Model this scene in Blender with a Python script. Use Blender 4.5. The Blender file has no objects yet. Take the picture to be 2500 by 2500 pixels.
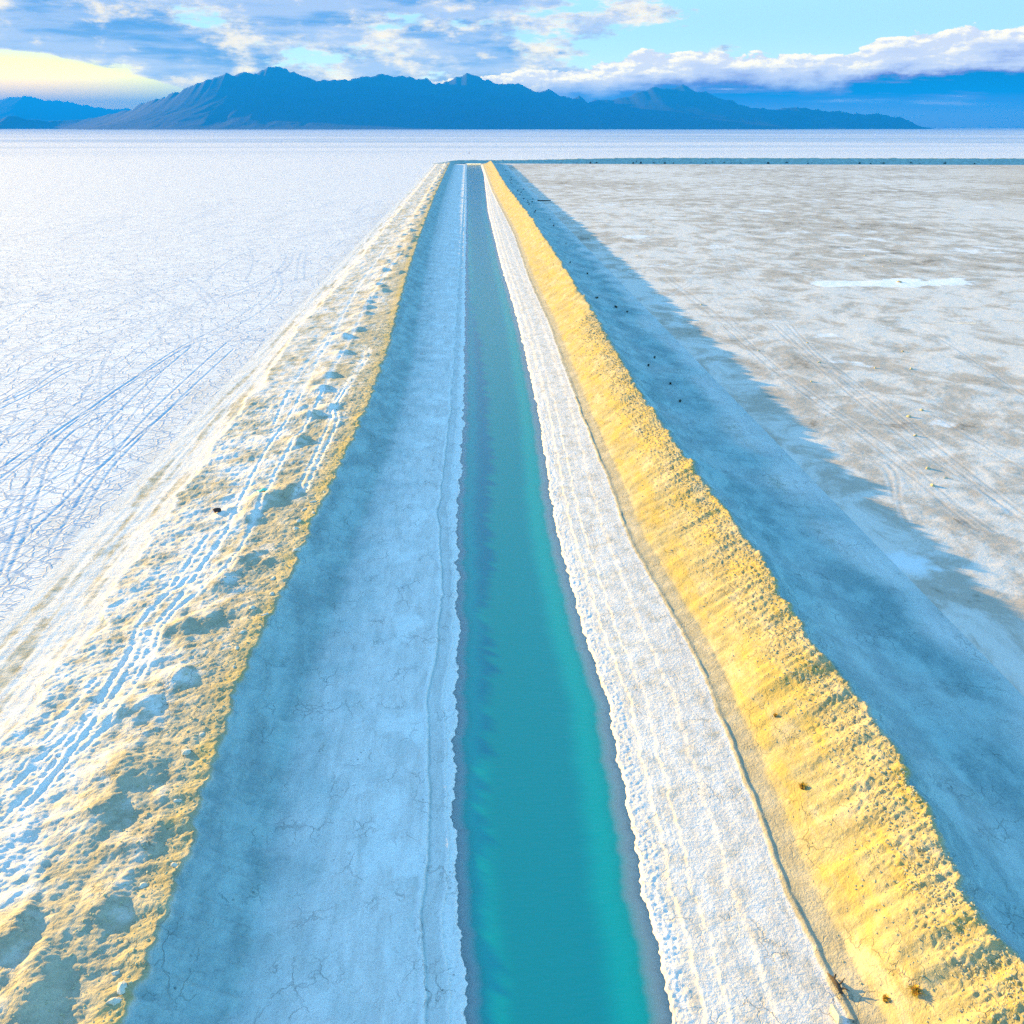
import bpy, math, random
import numpy as np

# ------------------------------------------------------------------ camera, sky, sun, exposure
sc = bpy.context.scene
COL = sc.collection
PITCH, YAW, CAM_H = 22.251, 2.442, 30.0
SUN_AZ, SUN_EL = -51.0, 7.9            # degrees; azimuth from the canal direction (+Y), negative = left
EXPOSURE = 2.62
SKY = 0.15
HAZE_D, HAZE_TOP = 1.0e-4, 790.0

cam_d = bpy.data.cameras.new('camera')
cam = bpy.data.objects.new('camera', cam_d); COL.objects.link(cam)
cam.location = (0, 0, CAM_H)
cam.rotation_euler = (math.radians(90 - PITCH), 0, math.radians(-YAW))
cam_d.sensor_width = 36.0; cam_d.lens = 0.921 * 36.0
cam_d.clip_start = 0.5; cam_d.clip_end = 120000.0
sc.camera = cam
sc.view_settings.view_transform = 'Standard'; sc.view_settings.look = 'None'
sc.view_settings.gamma = 1.0; sc.view_settings.exposure = EXPOSURE
sc.cycles.use_denoising = False
sc.cycles.max_bounces = 4; sc.cycles.diffuse_bounces = 2; sc.cycles.glossy_bounces = 2
sc.cycles.transparent_max_bounces = 8; sc.cycles.volume_bounces = 0

sun_d = bpy.data.lights.new('sun', 'SUN'); sun_d.energy = 4.6; sun_d.angle = math.radians(0.5)
sun_d.color = (1.0, 0.62, 0.15)
sun = bpy.data.objects.new('sun', sun_d); COL.objects.link(sun)
sun.rotation_euler = (math.radians(90 - SUN_EL), 0, math.radians(180 - SUN_AZ))
sun.location = (-200, 120, 60)


class NT:
    """small helper for building node trees"""
    def __init__(s, tree):
        s.t = tree; tree.nodes.clear()
    def n(s, kind, props=None, **ins):
        nd = s.t.nodes.new(kind)
        for k, v in (props or {}).items(): setattr(nd, k, v)
        for k, v in ins.items():
            key = int(k[1:]) if k[0] == 'i' and k[1:].isdigit() else k.replace('_', ' ')
            s.set(nd.inputs[key], v)
        return nd
    def set(s, sock, v):
        if isinstance(v, bpy.types.NodeSocket): s.t.links.new(v, sock)
        elif isinstance(v, bpy.types.Node): s.t.links.new(v.outputs[0], sock)
        else:
            if isinstance(v, (tuple, list)) and len(v) == 3 and sock.type == 'RGBA': v = (*v, 1.0)
            sock.default_value = v
    def m(s, op, a, b=None, c=None, clamp=False):
        nd = s.n('ShaderNodeMath', {'operation': op, 'use_clamp': clamp}, i0=a)
        if b is not None: s.set(nd.inputs[1], b)
        if c is not None: s.set(nd.inputs[2], c)
        return nd.outputs[0]
    def step(s, v, a, b, to0=0.0, to1=1.0):
        nd = s.n('ShaderNodeMapRange', {'interpolation_type': 'SMOOTHSTEP'}, i0=v, i1=a, i2=b, i3=to0, i4=to1)
        return nd.outputs[0]
    def mix(s, f, a, b):
        nd = s.n('ShaderNodeMix', {'data_type': 'RGBA'}); s.set(nd.inputs[0], f); s.set(nd.inputs[6], a); s.set(nd.inputs[7], b)
        return nd.outputs[2]
    def noise(s, vec, scale, detail=4.0, rough=0.55, dist=0.0):
        return s.n('ShaderNodeTexNoise', None, Vector=vec, Scale=scale, Detail=detail, Roughness=rough, Distortion=dist).outputs[0]
    def scaled(s, vec, xyz):
        return s.n('ShaderNodeMapping', None, Vector=vec, Scale=xyz).outputs[0]
    def curve(s, v, pts, lo, hi, vlo, vhi):
        nd = s.n('ShaderNodeFloatCurve'); c = nd.mapping.curves[0]
        P = [((a - lo) / (hi - lo), (b - vlo) / (vhi - vlo)) for a, b in pts]
        c.points[0].location = P[0]; c.points[1].location = P[-1]
        for p in P[1:-1]: c.points.new(*p)
        nd.mapping.update()
        s.set(nd.inputs['Value'], s.m('DIVIDE', s.m('SUBTRACT', v, lo), hi - lo, clamp=True))
        return s.m('MULTIPLY_ADD', nd.outputs[0], vhi - vlo, vlo)


def build_world():
    w = bpy.data.worlds.new('World'); sc.world = w; w.use_nodes = True
    g = NT(w.node_tree)
    sky = g.n('ShaderNodeTexSky', {'sky_type': 'NISHITA', 'sun_disc': False, 'sun_elevation': math.radians(SUN_EL),
              'sun_rotation': math.radians(SUN_AZ), 'altitude': 1280.0, 'air_density': 1.0, 'dust_density': 0.6, 'ozone_density': 3.0})
    base = g.n('ShaderNodeMix', {'data_type': 'RGBA', 'blend_type': 'MULTIPLY'})
    g.set(base.inputs[0], 1.0); g.set(base.inputs[6], sky); g.set(base.inputs[7], SKY_TINT)
    base = base.outputs[2]
    d = g.n('ShaderNodeTexCoord').outputs['Generated']
    sp = g.n('ShaderNodeSeparateXYZ', None, i0=d)
    az = g.m('MULTIPLY', g.m('ARCTAN2', sp.outputs[0], sp.outputs[1]), 57.2958)
    el = g.m('MULTIPLY', g.m('ARCSINE', sp.outputs[2]), 57.2958)
    K = 1.0 / (SKY * 2 ** EXPOSURE)              # cloud colours are given as they look after exposure
    def C(r, gg, b): return (r * K, gg * K, b * K)
    P = g.n('ShaderNodeCombineXYZ', None, i0=az, i1=el, i2=0.0).outputs[0]
    pale = g.mix(g.step(el, 0.0, 5.0), C(0.62, 0.76, 0.96), C(0.38, 0.65, 0.93))
    base = g.mix(g.step(el, 5.0, 22.0, 0.96, 0.10), base, pale)
    # warm glow low in the sky under the sun
    gl = g.m('MULTIPLY', g.step(az, -11.0, -24.0), g.step(az, -105.0, -85.0))
    glow = g.m('MULTIPLY', gl, g.step(el, 4.6, 1.4))
    base = g.mix(glow, base, C(1.5, 1.06, 0.05))
    # high stratocumulus deck, thickest to the left
    v1 = g.scaled(P, (0.13, 0.42, 1.0))
    n1 = g.noise(v1, 1.0, 6.0, 0.64)
    low = g.m('MULTIPLY_ADD', g.step(az, -23.0, -10.0), -2.3, 3.0)
    edge = g.m('ADD', low, g.m('MULTIPLY', g.m('SUBTRACT', n1, 0.5), 2.0))
    cover = g.m('MULTIPLY', g.step(el, edge, g.m('ADD', edge, 0.55)), g.step(az, 24.0, 0.0))
    cover = g.m('MULTIPLY', cover, g.step(az, -170.0, -120.0))
    thr = g.m('MULTIPLY_ADD', cover, -0.34, 0.72)
    dens = g.step(n1, thr, g.m('ADD', thr, 0.07))
    n2 = g.noise(g.scaled(P, (0.10, 0.75, 3.0)), 1.0, 4.0, 0.6)
    n3 = g.noise(g.scaled(P, (0.35, 0.8, 7.0)), 1.0, 5.0, 0.6)
    deck = g.mix(g.step(n2, 0.42, 0.64), C(0.40, 0.56, 0.92), C(0.12, 0.36, 0.83))
    deck = g.mix(g.step(n3, 0.52, 0.68, 0.0, 0.85), deck, C(1.0, 0.90, 0.82))
    rim = g.step(n1, g.m('ADD', thr, 0.16), thr)
    deck = g.mix(g.m('MULTIPLY', rim, g.step(n3, 0.35, 0.6)), deck, C(1.0, 0.92, 0.86))
    base = g.mix(g.m('MULTIPLY', dens, g.step(el, 60.0, 9.0, 0.35, 1.0)), base, deck)
    # cumulus bank to the right, bright tops over a dark flat base
    top = g.curve(az, [(-30, -2.5), (-12, -2.0), (-5, 1.8), (0, 2.6), (4.6, 2.9), (12.6, 3.8), (18, 3.5), (23.4, 4.2), (29, 4.6), (40, 4.5)], -30, 40, -3, 7)
    top = g.m('SUBTRACT', top, g.m('MULTIPLY', g.step(az, 60.0, 140.0), 9.0))
    vb = g.scaled(P, (0.42, 0.95, 1.0))
    b1 = g.noise(vb, 0.9, 6.0, 0.60)
    b1s = g.noise(g.n('ShaderNodeMapping', None, Vector=vb, Location=(-0.10, 0.14, 0.0)).outputs[0], 0.9, 6.0, 0.60)
    t = g.m('SUBTRACT', g.m('MULTIPLY_ADD', g.m('SUBTRACT', b1, 0.5), 2.4, top), el)
    bd = g.step(t, 0.0, 0.10)
    lit = g.step(g.m('SUBTRACT', b1, b1s), -0.05, 0.07)
    nb = g.noise(g.scaled(P, (0.09, 1.3, 5.0)), 1.0, 5.0, 0.62)
    dep = g.m('ADD', t, g.m('MULTIPLY', g.m('SUBTRACT', nb, 0.5), 1.6))
    puff = g.mix(lit, C(0.62, 0.68, 0.93), C(1.0, 0.94, 0.90))
    body = g.mix(g.step(dep, 0.55, 1.3), puff, C(0.48, 0.58, 0.93))
    dark = g.mix(g.step(az, 0.0, 18.0), C(0.14, 0.34, 0.82), C(0.0, 0.08, 0.62))
    dark = g.mix(g.step(nb, 0.50, 0.66, 0.0, 0.75), dark, C(0.34, 0.48, 0.90))
    body = g.mix(g.step(dep, 1.1, 2.0), body, dark)
    body = g.mix(g.step(el, 1.7, 0.4), body, C(0.42, 0.58, 0.92))
    pink = g.m('MULTIPLY', g.step(nb, 0.60, 0.68), g.step(el, 2.4, 1.2))
    body = g.mix(pink, body, C(0.80, 0.72, 0.92))
    base = g.mix(bd, base, body)
    # the sky is seen through the haze layer: this is the sky above that layer
    tau = g.m('DIVIDE', HAZE_D * (HAZE_TOP - CAM_H), g.m('MAXIMUM', sp.outputs[2], math.sin(math.radians(2.4))))
    gain = g.m('EXPONENT', tau)
    inner = g.n('ShaderNodeVectorMath', {'operation': 'SCALE'}, i0=C(*AIR), Scale=g.m('SUBTRACT', 1.0, g.m('DIVIDE', 1.0, gain))).outputs[0]
    base = g.n('ShaderNodeVectorMath', {'operation': 'SUBTRACT'}, i0=base, i1=inner).outputs[0]
    base = g.n('ShaderNodeVectorMath', {'operation': 'MAXIMUM'}, i0=base, i1=(0.0, 0.0, 0.0)).outputs[0]
    base = g.n('ShaderNodeVectorMath', {'operation': 'SCALE'}, i0=base, Scale=gain).outputs[0]
    bg = g.n('ShaderNodeBackground', None, Color=base, Strength=SKY)
    out = g.n('ShaderNodeOutputWorld'); g.t.links.new(bg.outputs[0], out.inputs[0])


SKY_TINT = (0.90, 1.20, 1.03)
AIR = (0.01, 0.27, 0.85)             # light the haze itself sends towards the eye
build_world()

# ------------------------------------------------------------------ traced layout of the place (metres; canal runs along +Y)
CURVES = {'BK': [(36.8, 26.8), (55.6, 28.77), (80.7, 29.61), (103.6, 30.89), (163.5, 32.23), (295.1, 32.5)],
 'BL1': [(25.1, -2.13), (30.3, -2.46), (35.2, -2.39), (46.6, -2.86), (52.2, -2.58), (59.1, -2.42), (74.9, -3.16), (106.2, -2.69)],
 'CL': [(23.5, -12.38), (25.9, -12.22), (30.4, -12.26), (32.6, -12.31), (36.9, -12.67), (41.8, -12.88), (47.9, -13.15), (57.6, -12.56), (67.8, -12.51), (80.0, -12.02),
        (100.9, -11.47), (130.8, -11.46), (189.1, -12.85), (264.7, -13.94), (431.7, -15.2), (747.9, -15.85)],
 'CR': [(23.6, 18.94), (24.3, 18.8), (26.8, 18.75), (32.2, 19.3), (41.0, 19.55), (43.9, 18.87), (55.0, 19.24), (71.8, 18.93), (97.5, 18.34), (148.5, 19.2),
        (190.7, 19.42), (232.2, 19.44), (318.4, 19.77), (493.9, 18.17), (760.6, 18.78)],
 'DL': [(42.8, -25.23), (44.3, -24.31), (50.1, -25.0), (54.2, -23.82), (57.7, -25.44), (69.0, -25.59), (87.2, -25.99), (101.4, -26.64), (117.6, -26.42), (151.8, -27.97),
        (175.5, -27.04)],
 'RL': [(23.9, 13.5), (26.6, 13.3), (30.5, 13.12), (35.0, 13.26), (45.0, 13.49), (50.0, 13.48), (59.4, 12.79), (67.4, 12.26), (83.3, 12.4), (103.4, 12.33),
        (158.9, 12.85), (204.6, 12.46), (294.9, 13.22), (496.8, 11.38)],
 'WL': [(25.3, -0.56), (28.5, -0.84), (34.6, -1.2), (42.7, -1.29), (54.2, -1.23), (71.7, -1.5), (101.7, -1.13), (164.9, -1.18), (232.6, -1.3), (384.0, -1.36),
        (685.7, -1.99)],
 'WR': [(25.0, 7.02), (28.2, 7.06), (34.1, 7.12), (46.7, 7.49), (53.8, 6.95), (71.4, 6.64), (107.1, 7.63), (164.5, 7.85), (232.2, 7.23), (383.6, 7.08), (685.2, 9.98)]}
SALT_TRACKS = [[(-34.21, 62.6), (-36.33, 69.5), (-40.52, 82.0), (-43.44, 91.9), (-44.1, 98.3), (-43.4, 105.6), (-39.81, 109.9), (-34.35, 113.5)],
 [(-33.82, 63.1), (-35.9, 71.1), (-38.68, 80.3), (-41.31, 89.2), (-42.39, 96.7), (-41.53, 103.0), (-38.51, 108.9), (-33.31, 112.5)],
 [(-44.86, 86.2), (-44.38, 94.7), (-43.81, 110.1), (-43.46, 121.2), (-42.7, 138.9), (-39.84, 160.0), (-38.78, 183.3), (-40.12, 198.9), (-44.3, 217.5)],
 [(-43.53, 83.3), (-43.43, 93.9), (-43.81, 112.9), (-43.08, 123.5), (-41.54, 140.3), (-37.66, 158.0), (-36.72, 180.8), (-38.6, 198.9), (-43.12, 217.4)],
 [(-55.4, 109.6), (-54.23, 114.4), (-54.58, 126.3), (-51.85, 131.1)], [(-54.16, 106.9), (-53.45, 114.3), (-53.27, 125.1), (-51.09, 129.8)],
 [(-59.95, 119.8), (-60.56, 134.1), (-57.28, 151.9), (-51.86, 170.4), (-42.5, 189.6), (-31.29, 216.9)],
 [(-32.06, 64.6), (-34.95, 82.3), (-35.58, 91.5), (-36.53, 108.8), (-36.6, 143.0), (-35.73, 147.7)],
 [(-31.11, 64.6), (-34.0, 83.4), (-34.55, 93.5), (-34.79, 108.8), (-34.62, 137.1)], [(-36.08, 81.3), (-38.55, 91.7), (-39.78, 101.3), (-40.8, 117.9), (-41.15, 138.8)],
 [(-76.32, 156.1), (-68.15, 159.3), (-63.88, 166.8), (-62.09, 186.7), (-54.63, 214.7), (-39.88, 256.3)],
 [(-74.75, 152.6), (-79.04, 185.0), (-67.8, 186.9), (-61.17, 191.7), (-54.19, 196.8)], [(-114.44, 264.1), (-106.13, 268.6), (-105.11, 273.5)],
 [(-113.01, 268.9), (-123.86, 336.3), (-110.93, 398.3), (-97.38, 504.4)], [(-134.49, 285.3), (-129.56, 336.5), (-105.67, 351.3)],
 [(-35.31, 68.6), (-35.43, 78.6), (-35.56, 83.5), (-35.18, 92.9), (-34.35, 113.5)]]
BANK_TRACKS = [[(-22.41, 37.1), (-22.01, 39.9), (-20.98, 43.0), (-20.91, 49.9), (-21.38, 55.6), (-19.3, 63.8), (-19.77, 76.5), (-20.21, 87.8), (-20.01, 102.1), (-20.94, 127.6),
  (-20.96, 140.5), (-22.19, 186.1), (-22.11, 255.9)],
 [(-20.97, 36.5), (-20.53, 39.3), (-19.46, 42.3), (-19.28, 48.9), (-19.64, 54.5), (-17.47, 62.4), (-17.73, 74.6), (-17.98, 85.5), (-17.55, 99.1), (-18.06, 123.2),
  (-17.87, 135.2), (-18.35, 177.3), (-17.2, 240.1)],
 [(-21.82, 35.5), (-21.25, 38.1), (-20.91, 41.4), (-20.68, 43.7), (-20.69, 46.9), (-20.83, 49.9), (-20.87, 52.8)],
 [(-21.02, 36.0), (-20.68, 38.1), (-20.46, 41.0), (-20.14, 43.9), (-20.14, 47.5), (-20.17, 50.5), (-20.52, 53.1)],
 [(-19.58, 48.2), (-19.68, 49.8), (-20.22, 52.7), (-19.98, 55.1), (-19.56, 60.3), (-19.45, 67.6)],
 [(-24.27, 42.6), (-22.53, 41.4), (-22.27, 43.8), (-22.03, 46.1), (-21.81, 47.3)], [(-21.36, 54.3), (-20.9, 57.2), (-20.76, 62.1), (-20.6, 67.7)],
 [(-14.33, 75.2), (-14.31, 85.1), (-14.23, 95.3), (-15.15, 104.3), (-13.95, 126.5), (-15.19, 133.1), (-16.55, 134.6)],
 [(-14.97, 73.7), (-15.02, 84.5), (-15.1, 96.9), (-15.63, 104.4), (-14.67, 126.5), (-15.65, 131.8), (-16.99, 133.2)],
 [(-21.16, 97.1), (-21.8, 108.3), (-22.22, 123.1), (-21.79, 133.4), (-21.61, 145.4)]]
MUD_TRACKS = [[(99.14, 329.2), (83.64, 289.3), (71.11, 257.8), (65.08, 236.0), (59.9, 207.6), (54.9, 177.6), (50.06, 142.9), (47.81, 123.5), (46.63, 102.9), (45.76, 87.6),
  (44.97, 73.8), (45.07, 69.6)],
 [(99.47, 325.4), (84.08, 286.3), (71.89, 255.4), (66.23, 236.0), (60.42, 204.5), (55.52, 173.0), (50.34, 139.8), (48.96, 123.5), (47.97, 103.7), (46.91, 88.2),
  (45.97, 74.3), (45.82, 70.9)],
 [(94.38, 345.5), (88.55, 322.2), (75.19, 283.8), (66.29, 258.0), (60.91, 236.2), (54.76, 198.7), (50.34, 164.6), (47.32, 135.5), (46.16, 118.9), (44.53, 89.7),
  (45.15, 71.4)],
 [(93.84, 337.3), (88.99, 318.5), (76.43, 283.8), (66.81, 253.3), (62.32, 236.2), (56.09, 198.6), (50.65, 160.6), (48.1, 134.0), (47.13, 117.7)],
 [(41.16, 225.5), (40.98, 188.2), (40.8, 153.5), (39.94, 126.4), (40.13, 107.7), (40.51, 96.5), (40.46, 85.2), (40.17, 71.6), (40.16, 67.3)],
 [(42.66, 225.4), (42.24, 188.2), (42.19, 153.4), (41.1, 126.3), (41.14, 107.7), (41.66, 96.5), (41.76, 85.8), (41.28, 72.1), (41.51, 67.3)],
 [(37.4, 180.8), (43.37, 193.5), (49.74, 208.0), (51.5, 217.9), (49.39, 228.9)], [(38.21, 180.8), (43.94, 192.1), (48.45, 208.1), (48.36, 214.6)],
 [(46.12, 178.0), (45.13, 164.8), (43.58, 153.3), (46.5, 140.0), (47.64, 132.7)], [(45.15, 175.7), (43.38, 160.9), (42.89, 153.4), (45.4, 138.5)],
 [(37.23, 90.7), (38.9, 86.6), (39.69, 83.4), (38.78, 79.4), (36.77, 74.7), (35.27, 69.6)], [(36.27, 88.7), (37.98, 85.4), (38.84, 82.9), (38.0, 79.4), (36.19, 74.2)],
 [(72.28, 155.8), (71.71, 143.6), (69.08, 125.1), (66.23, 107.6)], [(51.54, 100.1), (51.69, 90.8), (51.82, 81.7)], [(81.73, 227.5), (80.46, 209.9)]]
HUMPS = [(-16.83, 58.9), (-16.52, 53.6), (-17.94, 52.7), (-16.37, 46.6), (-17.54, 43.9), (-16.91, 38.6), (-16.44, 35.2), (-14.01, 32.8), (-14.36, 29.5), (-15.55, 25.8),
 (-17.56, 28.0), (-15.44, 38.3), (-17.56, 117.4), (-17.4, 110.6), (-16.98, 99.3), (-16.89, 90.2), (-15.48, 75.9), (-17.62, 70.7), (-16.0, 62.2), (-17.13, 129.6),
 (-18.5, 141.2), (-17.11, 145.9), (-17.04, 158.5), (-15.24, 101.7), (-16.9, 74.0)]
SHRUBS = [(24.65, 475.4), (23.43, 430.2), (23.64, 488.2), (24.53, 368.4), (23.73, 361.0), (25.04, 206.6), (23.16, 174.4), (25.29, 166.4), (41.05, 237.6), (25.82, 620.7),
 (24.13, 410.6), (26.19, 717.3), (23.26, 121.9), (25.11, 127.4), (24.44, 113.0), (23.91, 104.8), (36.7, 162.4), (25.45, 166.0)]
MUD_CLODS = [(98.48, 238.7), (88.81, 195.5), (41.77, 241.1), (47.44, 125.4), (41.31, 133.2), (50.06, 138.0), (61.87, 131.8), (58.48, 121.3), (53.91, 122.1), (46.2, 92.5),
 (48.56, 99.4), (42.92, 82.4), (43.31, 79.7), (41.26, 77.9), (51.11, 101.8), (42.92, 115.2), (100.7, 228.6), (95.12, 218.9), (41.66, 170.9)]
DRY_BUSHES = [(15.45, 36.1), (15.53, 24.2), (14.74, 24.6), (15.79, 41.7)]
LOGS = [(13.24, 26.2), (13.44, 25.3), (12.9, 24.4), (-21.0, 72.3), (-18.08, 76.2), (29.16, 427.1), (35.01, 426.8)]
RANGE = [(-5615, 89), (-5484, 124), (-5386, 148), (-5268, 112), (-5053, 89), (-4675, 101), (-4351, 166), (-4093, 213), (-3895, 277), (-3637, 330), (-3406, 417), (-3210, 487),
 (-3048, 533), (-2884, 597), (-2726, 620), (-2540, 603), (-2409, 661), (-2269, 689), (-2129, 650), (-1946, 587), (-1793, 535), (-1666, 547), (-1477, 536), (-1222, 571),
 (-999, 606), (-778, 583), (-589, 572), (-463, 538), (-305, 503), (-208, 550), (17, 614), (143, 568), (239, 539), (398, 492), (591, 504), (752, 446), (881, 405),
 (996, 447), (1140, 376), (1303, 335), (1379, 370), (1478, 311), (1725, 318), (1984, 347), (2143, 425), (2335, 478), (2434, 449), (2532, 455), (2672, 496), (2826, 437),
 (2992, 402), (3162, 331), (3500, 241), (3699, 230), (4029, 236), (4432, 200), (4770, 164), (4970, 170), (5312, 122), (5486, 79), (5595, 30)]
FAR_RANGE = [(-11582, 637), (-11184, 698), (-10795, 710), (-10424, 627), (-10041, 603), (-9665, 531), (-9220, 470), (-8905, 410), (-8510, 434), (-8000, 349), (-7362, 227),
 (-6456, 104)]
CAM = (22.251, 2.442)

# ------------------------------------------------------------------ noise and mesh helpers
rng = np.random.default_rng(7); random.seed(7)
_PERM = rng.permutation(4096).astype(np.int64)
_GA = rng.uniform(0, 2 * math.pi, 4096)
_GX, _GY = np.cos(_GA), np.sin(_GA)

def pn(x, y, seed=0):
    x, y = np.broadcast_arrays(np.asarray(x, float), np.asarray(y, float))
    xi = np.floor(x).astype(np.int64); yi = np.floor(y).astype(np.int64)
    fx = x - xi; fy = y - yi
    def gr(ix, iy, dx, dy):
        h = _PERM[(_PERM[(ix + seed * 131) & 4095] + iy) & 4095]
        return _GX[h] * dx + _GY[h] * dy
    u = fx * fx * fx * (fx * (fx * 6 - 15) + 10); v = fy * fy * fy * (fy * (fy * 6 - 15) + 10)
    a = gr(xi, yi, fx, fy); b = gr(xi + 1, yi, fx - 1, fy)
    c = gr(xi, yi + 1, fx, fy - 1); e = gr(xi + 1, yi + 1, fx - 1, fy - 1)
    return ((a + u * (b - a)) * (1 - v) + (c + u * (e - c)) * v) * 1.5

def fbm(x, y, octv=4, seed=0, gain=0.5):
    s = 0.0; a = 1.0
    for k in range(octv):
        s = s + a * pn(x * 2 ** k, y * 2 ** k, seed + k); a *= gain
    return s

def sstep(v, a, b):
    t = np.clip((v - a) / (b - a), 0, 1); return t * t * (3 - 2 * t)

def smooth_line(pts, step=0.6):
    p = np.array(pts, float); out = []
    q = np.vstack([2 * p[0] - p[1], p, 2 * p[-1] - p[-2]])
    for i in range(1, len(q) - 2):
        n = max(2, int(np.linalg.norm(q[i + 1] - q[i]) / step / 3))
        n = min(n, 40)
        for k in range(n):
            t = k / n
            out.append(0.5 * (2 * q[i] + (q[i + 1] - q[i - 1]) * t + (2 * q[i - 1] - 5 * q[i] + 4 * q[i + 1] - q[i + 2]) * t * t
                              + (3 * q[i] - q[i - 1] - 3 * q[i + 1] + q[i + 2]) * t ** 3))
    out.append(p[-1]); return np.array(out)

def line_dist(xs, ys, pts, reach=1.5):
    """distance field of a polyline on the grid xs (m,), ys (n,)"""
    D = np.full((len(ys), len(xs)), 9.0)
    L = smooth_line(pts)
    for a, b in zip(L[:-1], L[1:]):
        j0, j1 = np.searchsorted(ys, [min(a[1], b[1]) - reach, max(a[1], b[1]) + reach])
        i0, i1 = np.searchsorted(xs, [min(a[0], b[0]) - reach, max(a[0], b[0]) + reach])
        if j1 <= j0 or i1 <= i0: continue
        X = xs[None, i0:i1]; Y = ys[j0:j1, None]
        ab = b - a; t = np.clip(((X - a[0]) * ab[0] + (Y - a[1]) * ab[1]) / (ab @ ab + 1e-9), 0, 1)
        dd = np.hypot(X - a[0] - t * ab[0], Y - a[1] - t * ab[1])
        D[j0:j1, i0:i1] = np.minimum(D[j0:j1, i0:i1], dd)
    return D

def rut(D, depth, w):
    return -depth * np.exp(-(D / w) ** 2) + 0.32 * depth * np.exp(-((D - 2.0 * w) / (0.8 * w)) ** 2)

class Sheet:
    """collects gridded patches into one mesh object"""
    def __init__(s): s.v = []; s.f = []; s.m = []; s.n = 0
    def add(s, xs, ys, Z, M=None, keep=None):
        n, m = len(ys), len(xs)
        X, Y = np.meshgrid(xs, ys)
        s.v.append(np.stack([X, Y, np.broadcast_to(Z, X.shape)], -1).reshape(-1, 3))
        s.m.append(np.zeros((n * m, 4)) if M is None else M.reshape(-1, 4))
        idx = np.arange(n * m).reshape(n, m) + s.n
        q = np.stack([idx[:-1, :-1], idx[:-1, 1:], idx[1:, 1:], idx[1:, :-1]], -1)
        if keep is not None: q = q[keep]
        s.f.append(q.reshape(-1, 4)); s.n += n * m
    def build(s, name, mat, kind='structure'):
        v = np.concatenate(s.v); f = np.concatenate(s.f); a = np.concatenate(s.m)
        me = bpy.data.meshes.new(name)
        me.vertices.add(len(v)); me.vertices.foreach_set('co', v.astype(np.float32).ravel())
        me.loops.add(f.size); me.loops.foreach_set('vertex_index', f.astype(np.int32).ravel())
        me.polygons.add(len(f)); me.polygons.foreach_set('loop_start', np.arange(0, f.size, 4, dtype=np.int32))
        me.polygons.foreach_set('loop_total', np.full(len(f), 4, dtype=np.int32))
        me.polygons.foreach_set('use_smooth', np.ones(len(f), dtype=bool))
        at = me.attributes.new('mask', 'FLOAT_COLOR', 'POINT'); at.data.foreach_set('color', a.astype(np.float32).ravel())
        me.update(calc_edges=True); me.materials.append(mat)
        o = bpy.data.objects.new(name, me); COL.objects.link(o)
        if kind: o['kind'] = kind
        return o

def rows(y0, y1, k=0.9, lo=0.03, hi=1.2):
    out = [y0]
    while out[-1] < y1:
        y = out[-1]; out.append(y + min(max((y * y + 900) / (30 * 943) * k, lo), hi))
    out[-1] = y1; return np.array(out)

def spans(*seg):
    out = []
    for a, b, d in seg: out.append(np.linspace(a, b, max(2, int(round((b - a) / d)) + 1))[:-1])
    out.append(np.array([seg[-1][1]])); return np.concatenate(out)

# ------------------------------------------------------------------ materials
def base_mat(name):
    m = bpy.data.materials.new(name); m.use_nodes = True; return m, NT(m.node_tree)

def finish(g, col, height=None, dist=0.02, strength=1.0, rough=0.9, spec=0.2):
    b = g.n('ShaderNodeBsdfPrincipled', None, Base_Color=col, Roughness=rough)
    b.inputs['Specular IOR Level'].default_value = spec
    if height is not None:
        bp = g.n('ShaderNodeBump', None, Height=height, Distance=dist, Strength=strength); g.set(b.inputs['Normal'], bp.outputs[0])
    o = g.n('ShaderNodeOutputMaterial'); g.t.links.new(b.outputs[0], o.inputs[0]); return b

def pos(g): return g.n('ShaderNodeNewGeometry').outputs['Position']

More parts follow.
